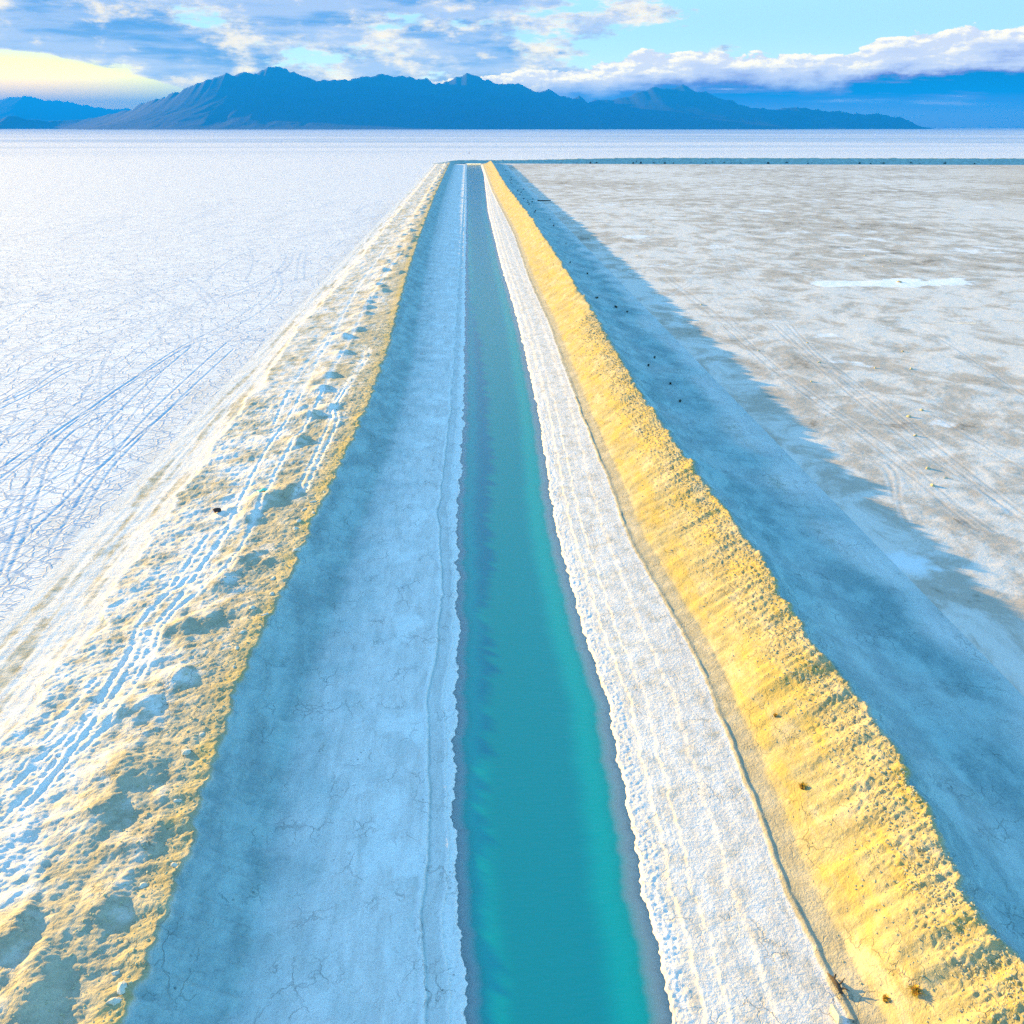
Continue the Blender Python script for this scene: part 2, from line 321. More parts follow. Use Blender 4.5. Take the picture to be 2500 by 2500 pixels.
def mat_salt():
    m, g = base_mat('salt_crust'); p = pos(g)
    mk = g.n('ShaderNodeSeparateColor', None, i0=g.n('ShaderNodeAttribute', {'attribute_name': 'mask'}).outputs['Color'])
    y = g.n('ShaderNodeSeparateXYZ', None, i0=p).outputs[1]
    c = g.mix(g.step(g.noise(p, 0.12, 6), 0.35, 0.7), (0.78, 0.745, 0.735), (0.70, 0.675, 0.675))
    c = g.mix(g.step(g.noise(p, 2.2, 5), 0.5, 0.75, 0, 0.5), c, (0.62, 0.62, 0.64))
    c = g.mix(g.m('MULTIPLY', mk.outputs[0], g.step(g.noise(g.scaled(p, (1.6, 0.12, 1)), 1.0, 6), 0.3, 0.7)), c, (0.47, 0.40, 0.32))
    c = g.mix(mk.outputs[1], c, (0.36, 0.45, 0.56))
    vor = g.n('ShaderNodeTexVoronoi', {'feature': 'DISTANCE_TO_EDGE'}, Vector=g.n('ShaderNodeVectorMath', {'operation': 'ADD'}, i0=p, i1=g.n('ShaderNodeTexNoise', None, Vector=p, Scale=0.5, Detail=3.0).outputs[1]).outputs[0], Scale=0.42)
    vor2 = g.n('ShaderNodeTexVoronoi', {'feature': 'DISTANCE_TO_EDGE'}, Vector=vor.inputs['Vector'].links[0].from_socket, Scale=0.95)
    vis = g.noise(p, 0.25, 3)
    crk = g.m('MULTIPLY', g.step(vor.outputs[0], 0.052, 0.015), g.step(vis, 0.24, 0.42))
    crk = g.m('MAXIMUM', crk, g.m('MULTIPLY', g.step(vor2.outputs[0], 0.075, 0.02), g.step(vis, 0.34, 0.56, 0.0, 0.8)))
    c = g.mix(g.m('MULTIPLY', crk, 0.95), c, (0.36, 0.43, 0.54))
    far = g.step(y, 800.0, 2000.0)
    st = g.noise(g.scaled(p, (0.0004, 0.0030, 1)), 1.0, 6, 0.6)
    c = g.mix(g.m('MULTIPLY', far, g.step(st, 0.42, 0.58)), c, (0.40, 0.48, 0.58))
    h = g.m('MULTIPLY', crk, 1.6)
    h = g.m('ADD', h, g.m('MULTIPLY', g.noise(p, 3.5, 6, 0.65), 1.1))
    finish(g, c, h, 0.045, 0.8); return m

def mat_mud():
    m, g = base_mat('mud_playa'); p = pos(g)
    mk = g.n('ShaderNodeSeparateColor', None, i0=g.n('ShaderNodeAttribute', {'attribute_name': 'mask'}).outputs['Color'])
    sp = g.n('ShaderNodeSeparateXYZ', None, i0=p)
    n = g.noise(g.scaled(p, (0.14, 0.10, 1)), 1.0, 7, 0.70, 0.5)
    big = g.noise(g.scaled(p, (0.012, 0.010, 1)), 1.0, 4, 0.5)
    v = g.m('ADD', n, g.m('MULTIPLY', g.m('SUBTRACT', big, 0.5), 0.5))
    c = g.mix(g.step(v, 0.42, 0.58), (0.66, 0.605, 0.555), (0.45, 0.385, 0.32))
    c = g.mix(g.step(v, 0.60, 0.70), c, (0.25, 0.205, 0.16))
    c = g.mix(g.step(g.noise(g.scaled(p, (0.05, 0.05, 1)), 1.0, 8, 0.6), 0.60, 0.66), c, (0.72, 0.72, 0.73))
    warm = g.m('MULTIPLY', g.step(g.m('SUBTRACT', sp.outputs[0], g.m('MULTIPLY', sp.outputs[1], 0.42)), 10.0, 120.0), g.step(sp.outputs[1], 250.0, 420.0))
    c = g.mix(g.m('MULTIPLY', warm, 0.5), c, (0.50, 0.38, 0.26))
    c = g.mix(mk.outputs[1], c, (0.36, 0.32, 0.28))
    c = g.mix(mk.outputs[2], c, (0.78, 0.79, 0.81))
    h = g.m('ADD', g.noise(p, 2.6, 7, 0.68), g.m('MULTIPLY', g.noise(p, 0.7, 5), 1.6))
    finish(g, c, h, 0.05, 0.75); return m

def mat_bank():
    m, g = base_mat('bank_soil'); p = pos(g)
    at = g.n('ShaderNodeAttribute', {'attribute_name': 'mask'}); mk = g.n('ShaderNodeSeparateColor', None, i0=at.outputs['Color'])
    soil, shade_and_crack, crush, facew = mk.outputs[0], mk.outputs[1], mk.outputs[2], at.outputs['Alpha']
    n1 = g.noise(p, 0.9, 6, 0.62); n2 = g.noise(p, 5.0, 4, 0.65); n3 = g.noise(g.scaled(p, (1.6, 0.28, 1)), 1.0, 5, 0.68, 0.5)
    salt = g.mix(g.step(n3, 0.35, 0.7), (0.76, 0.73, 0.705), (0.64, 0.605, 0.575))
    salt = g.mix(g.step(n2, 0.5, 0.72, 0, 0.45), salt, (0.56, 0.53, 0.50))
    ear = g.mix(facew, g.mix(g.step(n1, 0.34, 0.66), (0.43, 0.40, 0.30), (0.33, 0.305, 0.22)), g.mix(g.step(n1, 0.34, 0.66), (0.41, 0.365, 0.20), (0.32, 0.275, 0.135)))
    ear = g.mix(g.step(n2, 0.5, 0.75, 0, 0.6), ear, (0.50, 0.45, 0.29))
    big = g.noise(g.scaled(p, (0.45, 0.22, 1)), 1.0, 6, 0.62)
    ear = g.mix(g.m('MULTIPLY', facew, g.step(big, 0.48, 0.62, 0, 0.8)), ear, (0.44, 0.34, 0.10))
    ear = g.mix(g.step(big, 0.46, 0.34, 0, 0.6), ear, (0.52, 0.46, 0.33))
    s2 = g.step(g.m('ADD', soil, g.m('MULTIPLY', g.m('SUBTRACT', n1, 0.5), 0.9)), 0.25, 0.75)
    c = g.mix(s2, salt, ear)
    shade_teal = g.mix(g.step(g.noise(g.scaled(p, (0.35, 0.22, 1)), 1.0, 5, 0.65), 0.36, 0.62), (0.29, 0.45, 0.46), (0.17, 0.29, 0.31))  # teal tone of the slopes in shade, put into the base colour
    c = g.mix(shade_and_crack, c, g.mix(g.step(n2, 0.4, 0.7, 0, 0.35), shade_teal, (0.32, 0.46, 0.46)))
    c = g.mix(g.m('MULTIPLY', crush, g.step(n2, 0.3, 0.6, 0.55, 1.0)), c, (0.80, 0.79, 0.77))
    # grit, pebbles and hairline cracks in the crust
    grit = g.noise(p, 11.0, 3, 0.75)
    c = g.mix(g.step(grit, 0.50, 0.68, 0.0, 0.36), c, g.n('ShaderNodeVectorMath', {'operation': 'SCALE'}, i0=c, Scale=0.52).outputs[0])
    pv = g.n('ShaderNodeTexVoronoi', None, Vector=p, Scale=2.3)
    peb = g.m('MULTIPLY', g.step(pv.outputs[0], 0.13, 0.07), g.step(g.noise(p, 0.5, 3), 0.52, 0.66))
    c = g.mix(g.m('MULTIPLY', peb, 0.7), c, g.n('ShaderNodeVectorMath', {'operation': 'SCALE'}, i0=c, Scale=0.35).outputs[0])
    wv = g.n('ShaderNodeVectorMath', {'operation': 'ADD'}, i0=g.scaled(p, (1.0, 0.55, 1.0)), i1=g.n('ShaderNodeTexNoise', None, Vector=p, Scale=1.3, Detail=4.0).outputs[1]).outputs[0]
    cv = g.n('ShaderNodeTexVoronoi', {'feature': 'DISTANCE_TO_EDGE'}, Vector=wv, Scale=0.9)
    fis = g.m('MULTIPLY', g.step(cv.outputs[0], 0.030, 0.006), g.step(g.noise(p, 0.5, 3), 0.46, 0.66))
    c = g.mix(g.m('MULTIPLY', fis, 0.28), c, g.n('ShaderNodeVectorMath', {'operation': 'SCALE'}, i0=c, Scale=0.4).outputs[0])
    h = g.m('ADD', g.noise(p, 7.0, 4, 0.7), g.m('MULTIPLY', g.noise(p, 2.0, 4, 0.65), 1.5))
    h = g.m('SUBTRACT', g.m('ADD', h, g.m('MULTIPLY', peb, 0.8)), g.m('MULTIPLY', fis, 0.7))
    finish(g, c, h, 0.06, 0.9); return m

def mat_plain(name, a, b, scale=4.0, rough=0.9, bump=0.02):
    m, g = base_mat(name); p = g.n('ShaderNodeTexCoord').outputs['Object']
    n = g.noise(p, scale, 5, 0.6)
    finish(g, g.mix(g.step(n, 0.35, 0.65), a, b), n if bump else None, bump, 0.7, rough); return m

def mat_water():
    m, g = base_mat('brine_water'); p = pos(g)
    dep = g.n('ShaderNodeSeparateColor', None, i0=g.n('ShaderNodeAttribute', {'attribute_name': 'mask'}).outputs['Color']).outputs[0]
    murk = g.m('SUBTRACT', 1.0, g.m('EXPONENT', g.m('MULTIPLY', dep, -5.0)))
    rip = g.m('ADD', g.noise(g.scaled(p, (1.3, 5.0, 1)), 1.0, 4, 0.6), g.m('MULTIPLY', g.noise(g.scaled(p, (0.5, 0.9, 1)), 1.0, 3), 0.8))
    bp = g.n('ShaderNodeBump', None, Height=rip, Distance=0.035, Strength=0.6).outputs[0]
    deep = g.mix(g.step(dep, 0.45, 1.4), (0.0, 0.33, 0.31), (0.0, 0.22, 0.25))
    deep = g.mix(g.step(dep, 0.34, 0.08), deep, (0.32, 0.43, 0.46))
    dif = g.n('ShaderNodeBsdfDiffuse', None, Color=deep)
    tr = g.n('ShaderNodeBsdfTransparent', None, Color=(0.86, 0.97, 0.98))
    body = g.n('ShaderNodeMixShader', None, i0=murk); g.t.links.new(tr.outputs[0], body.inputs[1]); g.t.links.new(dif.outputs[0], body.inputs[2])
    gl = g.n('ShaderNodeBsdfGlossy', None, Roughness=0.06, Normal=bp)
    fr = g.n('ShaderNodeFresnel', None, IOR=1.55, Normal=bp)
    fin = g.n('ShaderNodeMixShader', None, i0=fr.outputs[0]); g.t.links.new(body.outputs[0], fin.inputs[1]); g.t.links.new(gl.outputs[0], fin.inputs[2])
    o = g.n('ShaderNodeOutputMaterial'); g.t.links.new(fin.outputs[0], o.inputs[0]); return m

def mat_rock():
    m, g = base_mat('mountain_rock'); p = pos(g)
    n = g.noise(g.scaled(p, (0.004, 0.004, 0.012)), 1.0, 8, 0.65)
    c = g.mix(g.step(n, 0.35, 0.6), (0.022, 0.023, 0.023), (0.036, 0.036, 0.036))
    c = g.mix(g.step(n, 0.64, 0.74), c, (0.075, 0.073, 0.07))
    finish(g, c, n, 40.0, 0.2); return m

M_SALT, M_MUD, M_BANK, M_WATER, M_ROCK = mat_salt(), mat_mud(), mat_bank(), mat_water(), mat_rock()

# ------------------------------------------------------------------ the canal and its two banks
def curve(k, Y):
    c = CURVES[k]; return np.interp(Y, [a for a, _ in c], [b for _, b in c])

HUMP = [(x - 0.5, y, random.uniform(0.32, 0.6), random.uniform(0.75, 1.15), random.uniform(1.0, 1.6)) for x, y in HUMPS]
yy = 165.0
while yy < 860:
    HUMP.append((-16.6 + random.uniform(-2.2, 2.4) - yy * 0.003, yy, random.uniform(0.35, 0.65), random.uniform(0.8, 1.3), random.uniform(1.0, 2.0)))
    yy += random.uniform(3.5, 9.0)
for _ in range(70):
    y = random.uniform(18, 300)
    HUMP.append((random.uniform(-24, -13.5), y, random.uniform(0.08, 0.2), random.uniform(0.3, 0.7), random.uniform(0.4, 1.0)))

Y_END = 872.0

def profile(X, Y, bps):
    Z = np.zeros(np.broadcast(X, Y).shape)
    for (xa, za), (xb, zb) in zip(bps[:-1], bps[1:]):
        t = np.clip((X - xa) / np.maximum(xb - xa, 1e-3), 0, 1)
        sel = (X >= xa) & (X <= xb)
        Z = np.where(sel, za + (zb - za) * t, Z)
    return Z

def bank_height(X, Y):
    """height and surface masks of the banks and canal bed; Y may be a column"""
    end = sstep(Y, Y_END + 6, Y_END - 25)
    cl = curve('CL', Y) + 0.32 * pn(Y * 0.33, 3.1, 1) + 0.22 * pn(Y * 1.1, 1.7, 2) + 0.10 * pn(Y * 3.1, 1.7, 3)
    wl = curve('WL', Y) + 0.22 * pn(Y * 0.45, 5.5, 4) + 0.16 * pn(Y * 1.5, 7.7, 5) + 0.07 * pn(Y * 4.3, 2.2, 6) - np.where(Y > 825, (Y - 825) * 0.0, 0)
    wr = curve('WR', Y) + 0.20 * pn(Y * 0.4, 8.8, 7) + 0.13 * pn(Y * 1.4, 3.9, 8) + 0.06 * pn(Y * 4.0, 9.2, 9)
    b1 = np.minimum(curve('BL1', Y) + 0.16 * pn(Y * 0.25, 1.2, 10), wl - 1.05) + 0.05 * pn(Y * 1.6, 4.4, 11)
    b2 = np.minimum(b1 + 0.95 + 0.16 * pn(Y * 0.4, 6.2, 12), wl - 0.28)
    dl = curve('DL', Y) + 0.6 * pn(Y * 0.16, 4.2, 13) + 0.35 * pn(Y * 0.6, 2.9, 14) + 0.12 * pn(Y * 2.2, 1.1, 15)
    rl = curve('RL', Y) + 0.18 * pn(Y * 0.2, 7.1, 16) + 0.07 * pn(Y * 1.1, 5.1, 17)
    cr = curve('CR', Y) + 0.30 * pn(Y * 0.17, 2.6, 18) + 0.34 * pn(Y * 0.55, 6.6, 19) + 0.18 * pn(Y * 1.6, 1.9, 20) - 0.25
    hl = (1.72 + 0.08 * pn(Y * 0.21, 9.9, 21) + 0.06 * pn(Y * 0.8, 3.3, 22)) * end
    hr = (3.05 + 0.24 * pn(Y * 0.19, 4.9, 23) + 0.16 * pn(Y * 0.6, 8.3, 24) + 0.09 * pn(Y * 1.8, 8.3, 25)) * end
    rm = 0.03 * sstep(pn(Y * 0.22, 6.4, 27) + 0.5 * pn(Y * 0.9, 2.4, 28), -0.25, 0.55)
    L = [(-1e4 + 0 * Y, 0 * Y), (-30.8 + 0 * Y, 0 * Y), (dl - 1.6, 0.06 + 0 * Y), (dl, 0.22 * end), (dl + 0.22, 0.42 * end), (-20.5 + 0 * Y, 0.78 * end),
         (cl - 4.0, hl - 0.55 * end), (cl - 1.2, hl - 0.22 * end), (cl - 0.12, hl), (cl + 0.22, hl - 0.35 * end), (cl + 1.5, 0.42 * hl - 0.15),
         (cl + 3.0, -0.12 + 0 * Y), (cl + 3.9, -0.20 + 0 * Y), (b1 - 0.25, -0.38 + 0 * Y), (b1 - 0.05, -0.35 + 0 * Y), (b1 + 0.06, -0.47 + 0 * Y), (b2 - 0.15, -0.48 + 0 * Y),
         (b2 - 0.03, -0.45 + 0 * Y), (b2 + 0.05, -0.53 + 0 * Y), (wl - 0.10, -0.55 + 0 * Y), (wl + 0.03, -0.71 + 0 * Y), (wl + 0.6, -0.95 + 0 * Y), (wl + 1.7, -1.8 + 0 * Y),
         (3.0 + 0 * Y, -3.0 + 0 * Y), (wr - 3.0, -2.2 + 0 * Y), (wr - 1.7, -1.35 + 0 * Y), (wr - 0.75, -0.90 + 0 * Y), (wr - 0.03, -0.71 + 0 * Y), (wr + 0.10, -0.53 + 0 * Y), (wr + 1.15, -0.47 + 0 * Y),
         (wr + 1.25, -0.41 + 0 * Y), (wr + 2.05, -0.39 + 0 * Y), (wr + 2.10, -0.35 + 0 * Y), (wr + 3.7, -0.29 + 0 * Y), (wr + 3.75, -0.255 + 0 * Y), (rl - 0.14, -0.20 + 0 * Y),
         (rl - 0.02, -0.14 + rm), (rl + 0.06, -0.145 + rm), (rl + 0.15, -0.15 - 0.3 * rm), (rl + 0.30, -0.13 + 0 * Y), (rl + 1.1, 0.14 * end - 0.05), (cr - 2.6, 0.50 * hr), (cr - 0.9, 0.84 * hr),
         (cr, hr), (cr + 0.4, 0.93 * hr), (cr + 1.6, 0.62 * hr), (cr + 4.4, 0.22 * hr), (cr + 8.5, 0.05 * hr), (30.8 + 0 * Y, 0 * Y), (1e4 + 0 * Y, 0 * Y)]
    Z = profile(X, Y, L)
    # region weights
    plat = sstep(X, dl, dl + 0.6) * sstep(X, cl + 0.25, cl - 0.25)
    outer = sstep(X, -30.8, -29.5) * sstep(X, dl + 0.4, dl)
    slopeL = sstep(X, cl - 0.1, cl + 0.3) * sstep(X, cl + 4.0, cl + 2.6)
    bench = sstep(X, cl + 2.8, cl + 4.0) * sstep(X, b1, b1 - 0.3)
    shoreL = sstep(X, b2, b2 + 0.1) * sstep(X, wl + 0.1, wl - 0.02)
    stepL = sstep(X, b1, b1 + 0.1) * sstep(X, b2, b2 - 0.1)
    shoreR = sstep(X, wr - 0.02, wr + 0.08) * sstep(X, wr + 1.0, wr + 0.6)
    benchR = sstep(X, wr + 0.5, wr + 0.8) * sstep(X, rl - 0.1, rl - 0.5)
    face = sstep(X, rl + 0.7, rl + 1.6) * sstep(X, cr + 0.9, cr + 0.2)
    upper = sstep(X, rl + 2.6, cr - 1.5) * sstep(X, cr + 1.0, cr + 0.2)
    back = sstep(X, cr + 0.3, cr + 0.9) * sstep(X, 30.8, 27.0)
    # relief
    r1 = fbm(X * 0.45, Y * 0.45, 3, 30); r2 = fbm(X * 1.7, Y * 1.7, 3, 36); r3 = pn(X * 5.2, Y * 5.2, 41)
    Z = Z + end * plat * (0.10 * r1 + 0.05 * r2 + 0.03 * r3)
    Z = Z + end * outer * (0.02 * r1 + 0.03 * pn(X * 2.4, Y * 0.07, 43) + 0.01 * r2)
    Z = Z + end * slopeL * (0.07 * pn(X * 0.5, Y * 2.6, 44) + 0.06 * r2 + 0.02 * r3 + 0.05 * r1)
    Z = Z + bench * (0.04 * r1 + 0.03 * r2 + 0.014 * pn(X * 4.2, Y * 0.16, 45) + 0.008 * r3)
    Z = Z + stepL * (0.010 * pn(X * 0.8, Y * 4.5, 46) + 0.008 * pn(X * 6, Y * 0.3, 47))
    Z = Z + (shoreL + shoreR) * (0.022 * fbm(X * 2.2, Y * 2.2, 2, 48) + 0.022 * r3 + 0.012 * pn(X * 9, Y * 9, 57))
    Z = Z + benchR * (0.010 * r1 + 0.006 * r2 + 0.006 * pn(X * 5.4, Y * 0.12, 49) + 0.006 * r3)
    Z = Z + end * face * (0.10 * pn(X * 0.35, Y * 0.9, 50) + 0.05 * r1)
    Z = Z + end * upper * (0.05 * np.abs(pn(X * 2.1, Y * 2.1, 51)) + 0.13 * np.abs(pn(X * 3.9, Y * 3.9, 52)) + 0.06 * pn(X * 0.8, Y * 2.0, 53) + 0.05 * r3)
    Z = Z + end * face * (1 - upper) * (0.02 * r2 + 0.015 * r3)
    Z = Z + end * back * (0.10 * pn(X * 0.25, Y * 0.9, 54) * sstep(X, cr + 9, cr + 2) + 0.03 * r2 + 0.02 * r1)
    # dumped heaps and clods on top of the left bank
    Yc = np.broadcast_to(Y, Z.shape)[:, 0]
    srt = len(Yc) > 1 and bool(np.all(np.diff(Yc) >= 0)) and Z.shape[1] > 1
    for hx, hy, hh, sx, sy in HUMP:
        if srt:
            j0, j1 = np.searchsorted(Yc, [hy - 3 * sy, hy + 3 * sy])
            if j1 <= j0: continue
            sl = slice(j0, j1)
        else: sl = slice(None)
        Xs = np.broadcast_to(X, Z.shape)[sl]; Ys = np.broadcast_to(Y, Z.shape)[sl]
        dx = Xs - hx; wob = 1 + 0.35 * pn(Xs * 0.9, Ys * 0.9, 56)
        sxx = np.where(dx > 0, sx * 0.75, sx * 1.5)
        Z[sl] += hh * np.exp(-((dx / sxx) ** 2 + ((Ys - hy) / sy) ** 2) * wob) * plat[sl]
    one = np.ones(Z.shape)
    soil = plat * (0.47 + 0.20 * sstep(X, -20.5, -15.0) + 0.22 * fbm(X * 0.22, Y * 0.16, 3, 71) + 0.40 * sstep(X, cl - 2.2, cl - 0.4)) + 0.45 * slopeL + 0.95 * face + 0.35 * back \
        + outer * (0.22 + 0.35 * sstep(fbm(X * 0.9, Y * 0.07, 3, 68), -0.1, 0.5)) + bench * (0.16 + 0.10 * sstep(X, cl + 8.5, cl + 3.2)) + 0.34 * benchR + 0.8 * sstep(X, rl - 0.3, rl - 0.02) * sstep(X, rl + 1.6, rl + 0.8) + 0.12 * sstep(X, cr + 7.0, cr + 10.0)
    wn = pn(X * 0.2, Y * 0.12, 60)
    shade_and_crack = 0.9 * sstep(X, cl - 0.1, cl + 0.12) * sstep(X, cl + 4.0, cl + 2.6) + bench * np.clip(0.42 * sstep(X, cl + 7.0, cl + 3.5) + 0.22 * fbm(X * 0.5, Y * 0.35, 3, 62), 0, 0.7) + 0.5 * np.exp(-((X - b1 - 0.09) / 0.06) ** 2) + 0.45 * np.exp(-((X - b2 - 0.07) / 0.05) ** 2) + 0.18 * stepL + 0.92 * sstep(X, cr + 0.0, cr + 0.35) * (0.48 + 0.52 * sstep(X, cr + 11.5 + 2.0 * wn, cr + 8.0 + 2.0 * wn) + 0.25 * np.clip(wn, -1, 1)) + 0.5 * sstep(np.abs(X - dl - 0.05), 0.16, 0.05) * sstep(pn(Y * 0.3, 1.0, 61), -0.2, 0.2)  # painted shade on unlit slopes and under ledges, plus the outer crack line
    bed = sstep(X, wl - 0.05, wl + 0.1) * sstep(X, wr + 0.05, wr - 0.1)
    crush = np.exp(-((X - b1 + 0.12) / 0.10) ** 2) + 0.8 * np.exp(-((X - b2 + 0.06) / 0.07) ** 2) + 0.9 * shoreL + bed + bench * sstep(fbm(X * 0.35, Y * 0.22, 4, 66), 0.15, 0.5) * sstep(X, b1 - 6.0, b1 - 1.0)  # ledge edges get whiter salt crust so the steps show without shading
    M = np.stack([np.clip(soil, 0, 1) * one, np.clip(shade_and_crack * (1 - bed), 0, 1) * one, np.clip(crush, 0, 1) * one, np.clip(face + 0.7 * plat * sstep(X, cl - 1.8, cl - 0.5), 0, 1) * one], -1)
    return Z, M

def z_at(x, y):
    return float(bank_height(np.array([[x]]), np.array([[y]]))[0][0, 0])

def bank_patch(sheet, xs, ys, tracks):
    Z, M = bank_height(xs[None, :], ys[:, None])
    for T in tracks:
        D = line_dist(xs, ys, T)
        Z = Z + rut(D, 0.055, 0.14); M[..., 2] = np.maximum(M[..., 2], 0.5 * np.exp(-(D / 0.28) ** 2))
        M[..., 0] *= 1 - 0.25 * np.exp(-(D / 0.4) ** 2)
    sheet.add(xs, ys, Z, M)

near = rows(13.0, 110.0, 0.9, 0.045); farr = rows(109.6, 879.0, 0.8, 0.3, 1.5); behind = rows(-140.0, 13.2, 1.0, 1.5, 3.0)
XL = spans((-31, -25.8, .15), (-25.8, -9.5, .085), (-9.5, -3.2, .11), (-3.2, -0.3, .05), (-0.3, 3.0, .3))
XR = spans((3.0, 5.8, .3), (5.8, 9.4, .05), (9.4, 12.2, .10), (12.2, 20.2, .075), (20.2, 31.0, .15))
XLf = spans((-31, -9.5, .24), (-9.5, -0.3, .2), (-0.3, 3.0, .5)); XRf = spans((3.0, 6.0, .5), (6.0, 20.4, .19), (20.4, 31.0, .35))

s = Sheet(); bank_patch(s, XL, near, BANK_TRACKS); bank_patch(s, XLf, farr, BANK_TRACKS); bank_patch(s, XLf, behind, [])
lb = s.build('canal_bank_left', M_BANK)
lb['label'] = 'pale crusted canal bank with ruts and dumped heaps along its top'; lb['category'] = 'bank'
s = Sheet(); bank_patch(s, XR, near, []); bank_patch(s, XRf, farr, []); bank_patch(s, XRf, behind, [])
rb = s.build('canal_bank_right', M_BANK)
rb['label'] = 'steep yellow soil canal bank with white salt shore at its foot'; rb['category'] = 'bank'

# water surface
WZ = -0.68
s = Sheet()
for xs, ys in ((spans((-2.9, 0.6, .12), (0.6, 5.0, .4), (5.0, 9.6, .12)), rows(13.0, 110.0, 3.0, .2)), (spans((-3.4, 12.0, .3)), rows(110.0, 880.0, 2.0, .5, 3.0)), (spans((-3.4, 10.0, .4)), rows(-140., 13.0, 1.0, 1.5, 3.0))):
    zb, _ = bank_height(xs[None, :], ys[:, None])
    dep = np.clip(WZ - zb, 0, 5)
    s.add(xs, ys, np.full(zb.shape, WZ), np.stack([dep, dep * 0, dep * 0, dep * 0 + 1], -1))
wo = s.build('canal_water', M_WATER)
wo['label'] = 'still turquoise brine water filling the straight canal'; wo['category'] = 'water'

# ------------------------------------------------------------------ salt flat on the left, mud playa on the right, open playa behind
def edge_fade(xs, ys, x0, x1, y0, y1, d=2.0):
    X = xs[None, :]; Y = ys[:, None]
    return sstep(X, x0, x0 + d) * sstep(X, x1, x1 - d) * sstep(Y, y0, y0 + d) * sstep(Y, y1, y1 - d)

def straight_tracks(n, x0, x1, y0, y1, seed):
    r = random.Random(seed); out = []
    for _ in range(n):
        x = r.uniform(x0, x1); y = r.uniform(y0, y1); a = r.gauss(0.0, 0.30); ln = r.uniform(14, 70); c = r.gauss(0, 0.004)
        p = []
        for k in range(6):
            p.append((x, y)); x += math.sin(a) * ln / 5; y += math.cos(a) * ln / 5; a += c * ln / 5
        out.append(p)
        if r.random() < 0.7: out.append([(q[0] + 1.55, q[1] + 0.2) for q in p])
    return out

def salt_patch(sheet, xs, ys, tracks, near_part):
    X, Y = np.meshgrid(xs, ys)
    F = edge_fade(xs, ys, xs[0], xs[-1], ys[0] - (0 if near_part else 9), ys[-1] + (9 if near_part else 0), 3.0)
    Z = 0.018 * fbm(X * 0.3, Y * 0.3, 3, 80) * F; M = np.zeros(X.shape + (4,))
    for T, dp, wd, dk in tracks:
        D = line_dist(xs, ys, T)
        Z = Z + rut(D, dp, wd) * F; M[..., 1] = np.maximum(M[..., 1], dk * np.exp(-(D / (wd * 1.1)) ** 2))
    M[..., 0] = 0.62 * sstep(X + 2.4 * fbm(X * 0.05, Y * 0.06, 3, 87), -37.0, -30.8) * np.clip(0.75 + 0.6 * fbm(X * 0.8, Y * 0.05, 3, 88), 0, 1)
    M[..., 3] = 1
    sheet.add(xs, ys, Z, M)

def coarse_axis(marks, far):
    a = sorted(marks); out = []
    for p, q in zip(a[:-1], a[1:]): out += list(np.linspace(p, q, 13)[:-1])
    return np.array(out + [a[-1]])

TR = [(T, 0.032, 0.14, 0.75) for T in SALT_TRACKS] + [(T, 0.018, 0.10, 0.8) for T in straight_tracks(34, -66, -31.5, 45, 150, 3)] + [(T, 0.02, 0.20, 0.7) for T in straight_tracks(34, -130, -36, 150, 420, 4)]
s = Sheet()
XA = spans((-74.0, -60.0, .2), (-60.0, -31.0, .105)); YA = rows(20.0, 142.0, 1.0, .09); XB = spans((-170.0, -110.0, .6), (-110.0, -31.0, .24)); YB = rows(142.0, 430.0, .65, .4, 2.4)
salt_patch(s, XA, YA, TR, True); salt_patch(s, XB, YB, TR, False)
cx = coarse_axis([-46000, -12000, -3000, -800, -170, -74, -31], 0); cy = coarse_axis([-2500, -140, 20, 142, 430, 900, 3000, 12000, 32000], 0)
mx = (cx[:-1] + cx[1:]) / 2; my = (cy[:-1] + cy[1:]) / 2
hole = ((mx[None, :] > -74) & (my[:, None] > 20) & (my[:, None] < 142)) | ((mx[None, :] > -170) & (my[:, None] > 142) & (my[:, None] < 430))
Mc = np.zeros((len(cy), len(cx), 4)); s.add(cx, cy, np.zeros((len(cy), len(cx))), Mc, ~hole)
sf = s.build('salt_flat', M_SALT); sf['label'] = 'cracked white salt flat crossed by curving tyre tracks'; sf['category'] = 'salt flat'

def mud_patch(sheet, xs, ys, tracks, amp):
    X, Y = np.meshgrid(xs, ys); F = edge_fade(xs, ys, xs[0], xs[-1], ys[0] - (9 if ys[0] > 100 else 0), ys[-1] + (9 if ys[0] < 100 else 0), 3.0)
    Z = (0.05 * fbm(X * 0.12, Y * 0.12, 3, 90) + 0.020 * fbm(X * 0.7, Y * 0.7, 3, 94)) * F * amp
    M = np.zeros(X.shape + (4,))
    for T in tracks:
        D = line_dist(xs, ys, T)
        Z = Z + rut(D, 0.022, 0.12) * F; M[..., 1] = np.maximum(M[..., 1], 0.42 * np.exp(-(D / 0.15) ** 2)); M[..., 2] = np.maximum(M[..., 2], 0.22 * np.exp(-((D - 0.30) / 0.12) ** 2))
    # the dried white pool
    u = (X - 88.0) / 17.0; v = (Y - 195.0 - 0.12 * (X - 88)) / 5.2
    pool = sstep(1.0 - (u * u + v * v) + 0.8 * fbm(X * 0.16, Y * 0.22, 4, 97), -0.02, 0.10)
    M[..., 2] = np.maximum(M[..., 2], 0.95 * pool); M[..., 3] = 1
    sheet.add(xs, ys, Z, M)

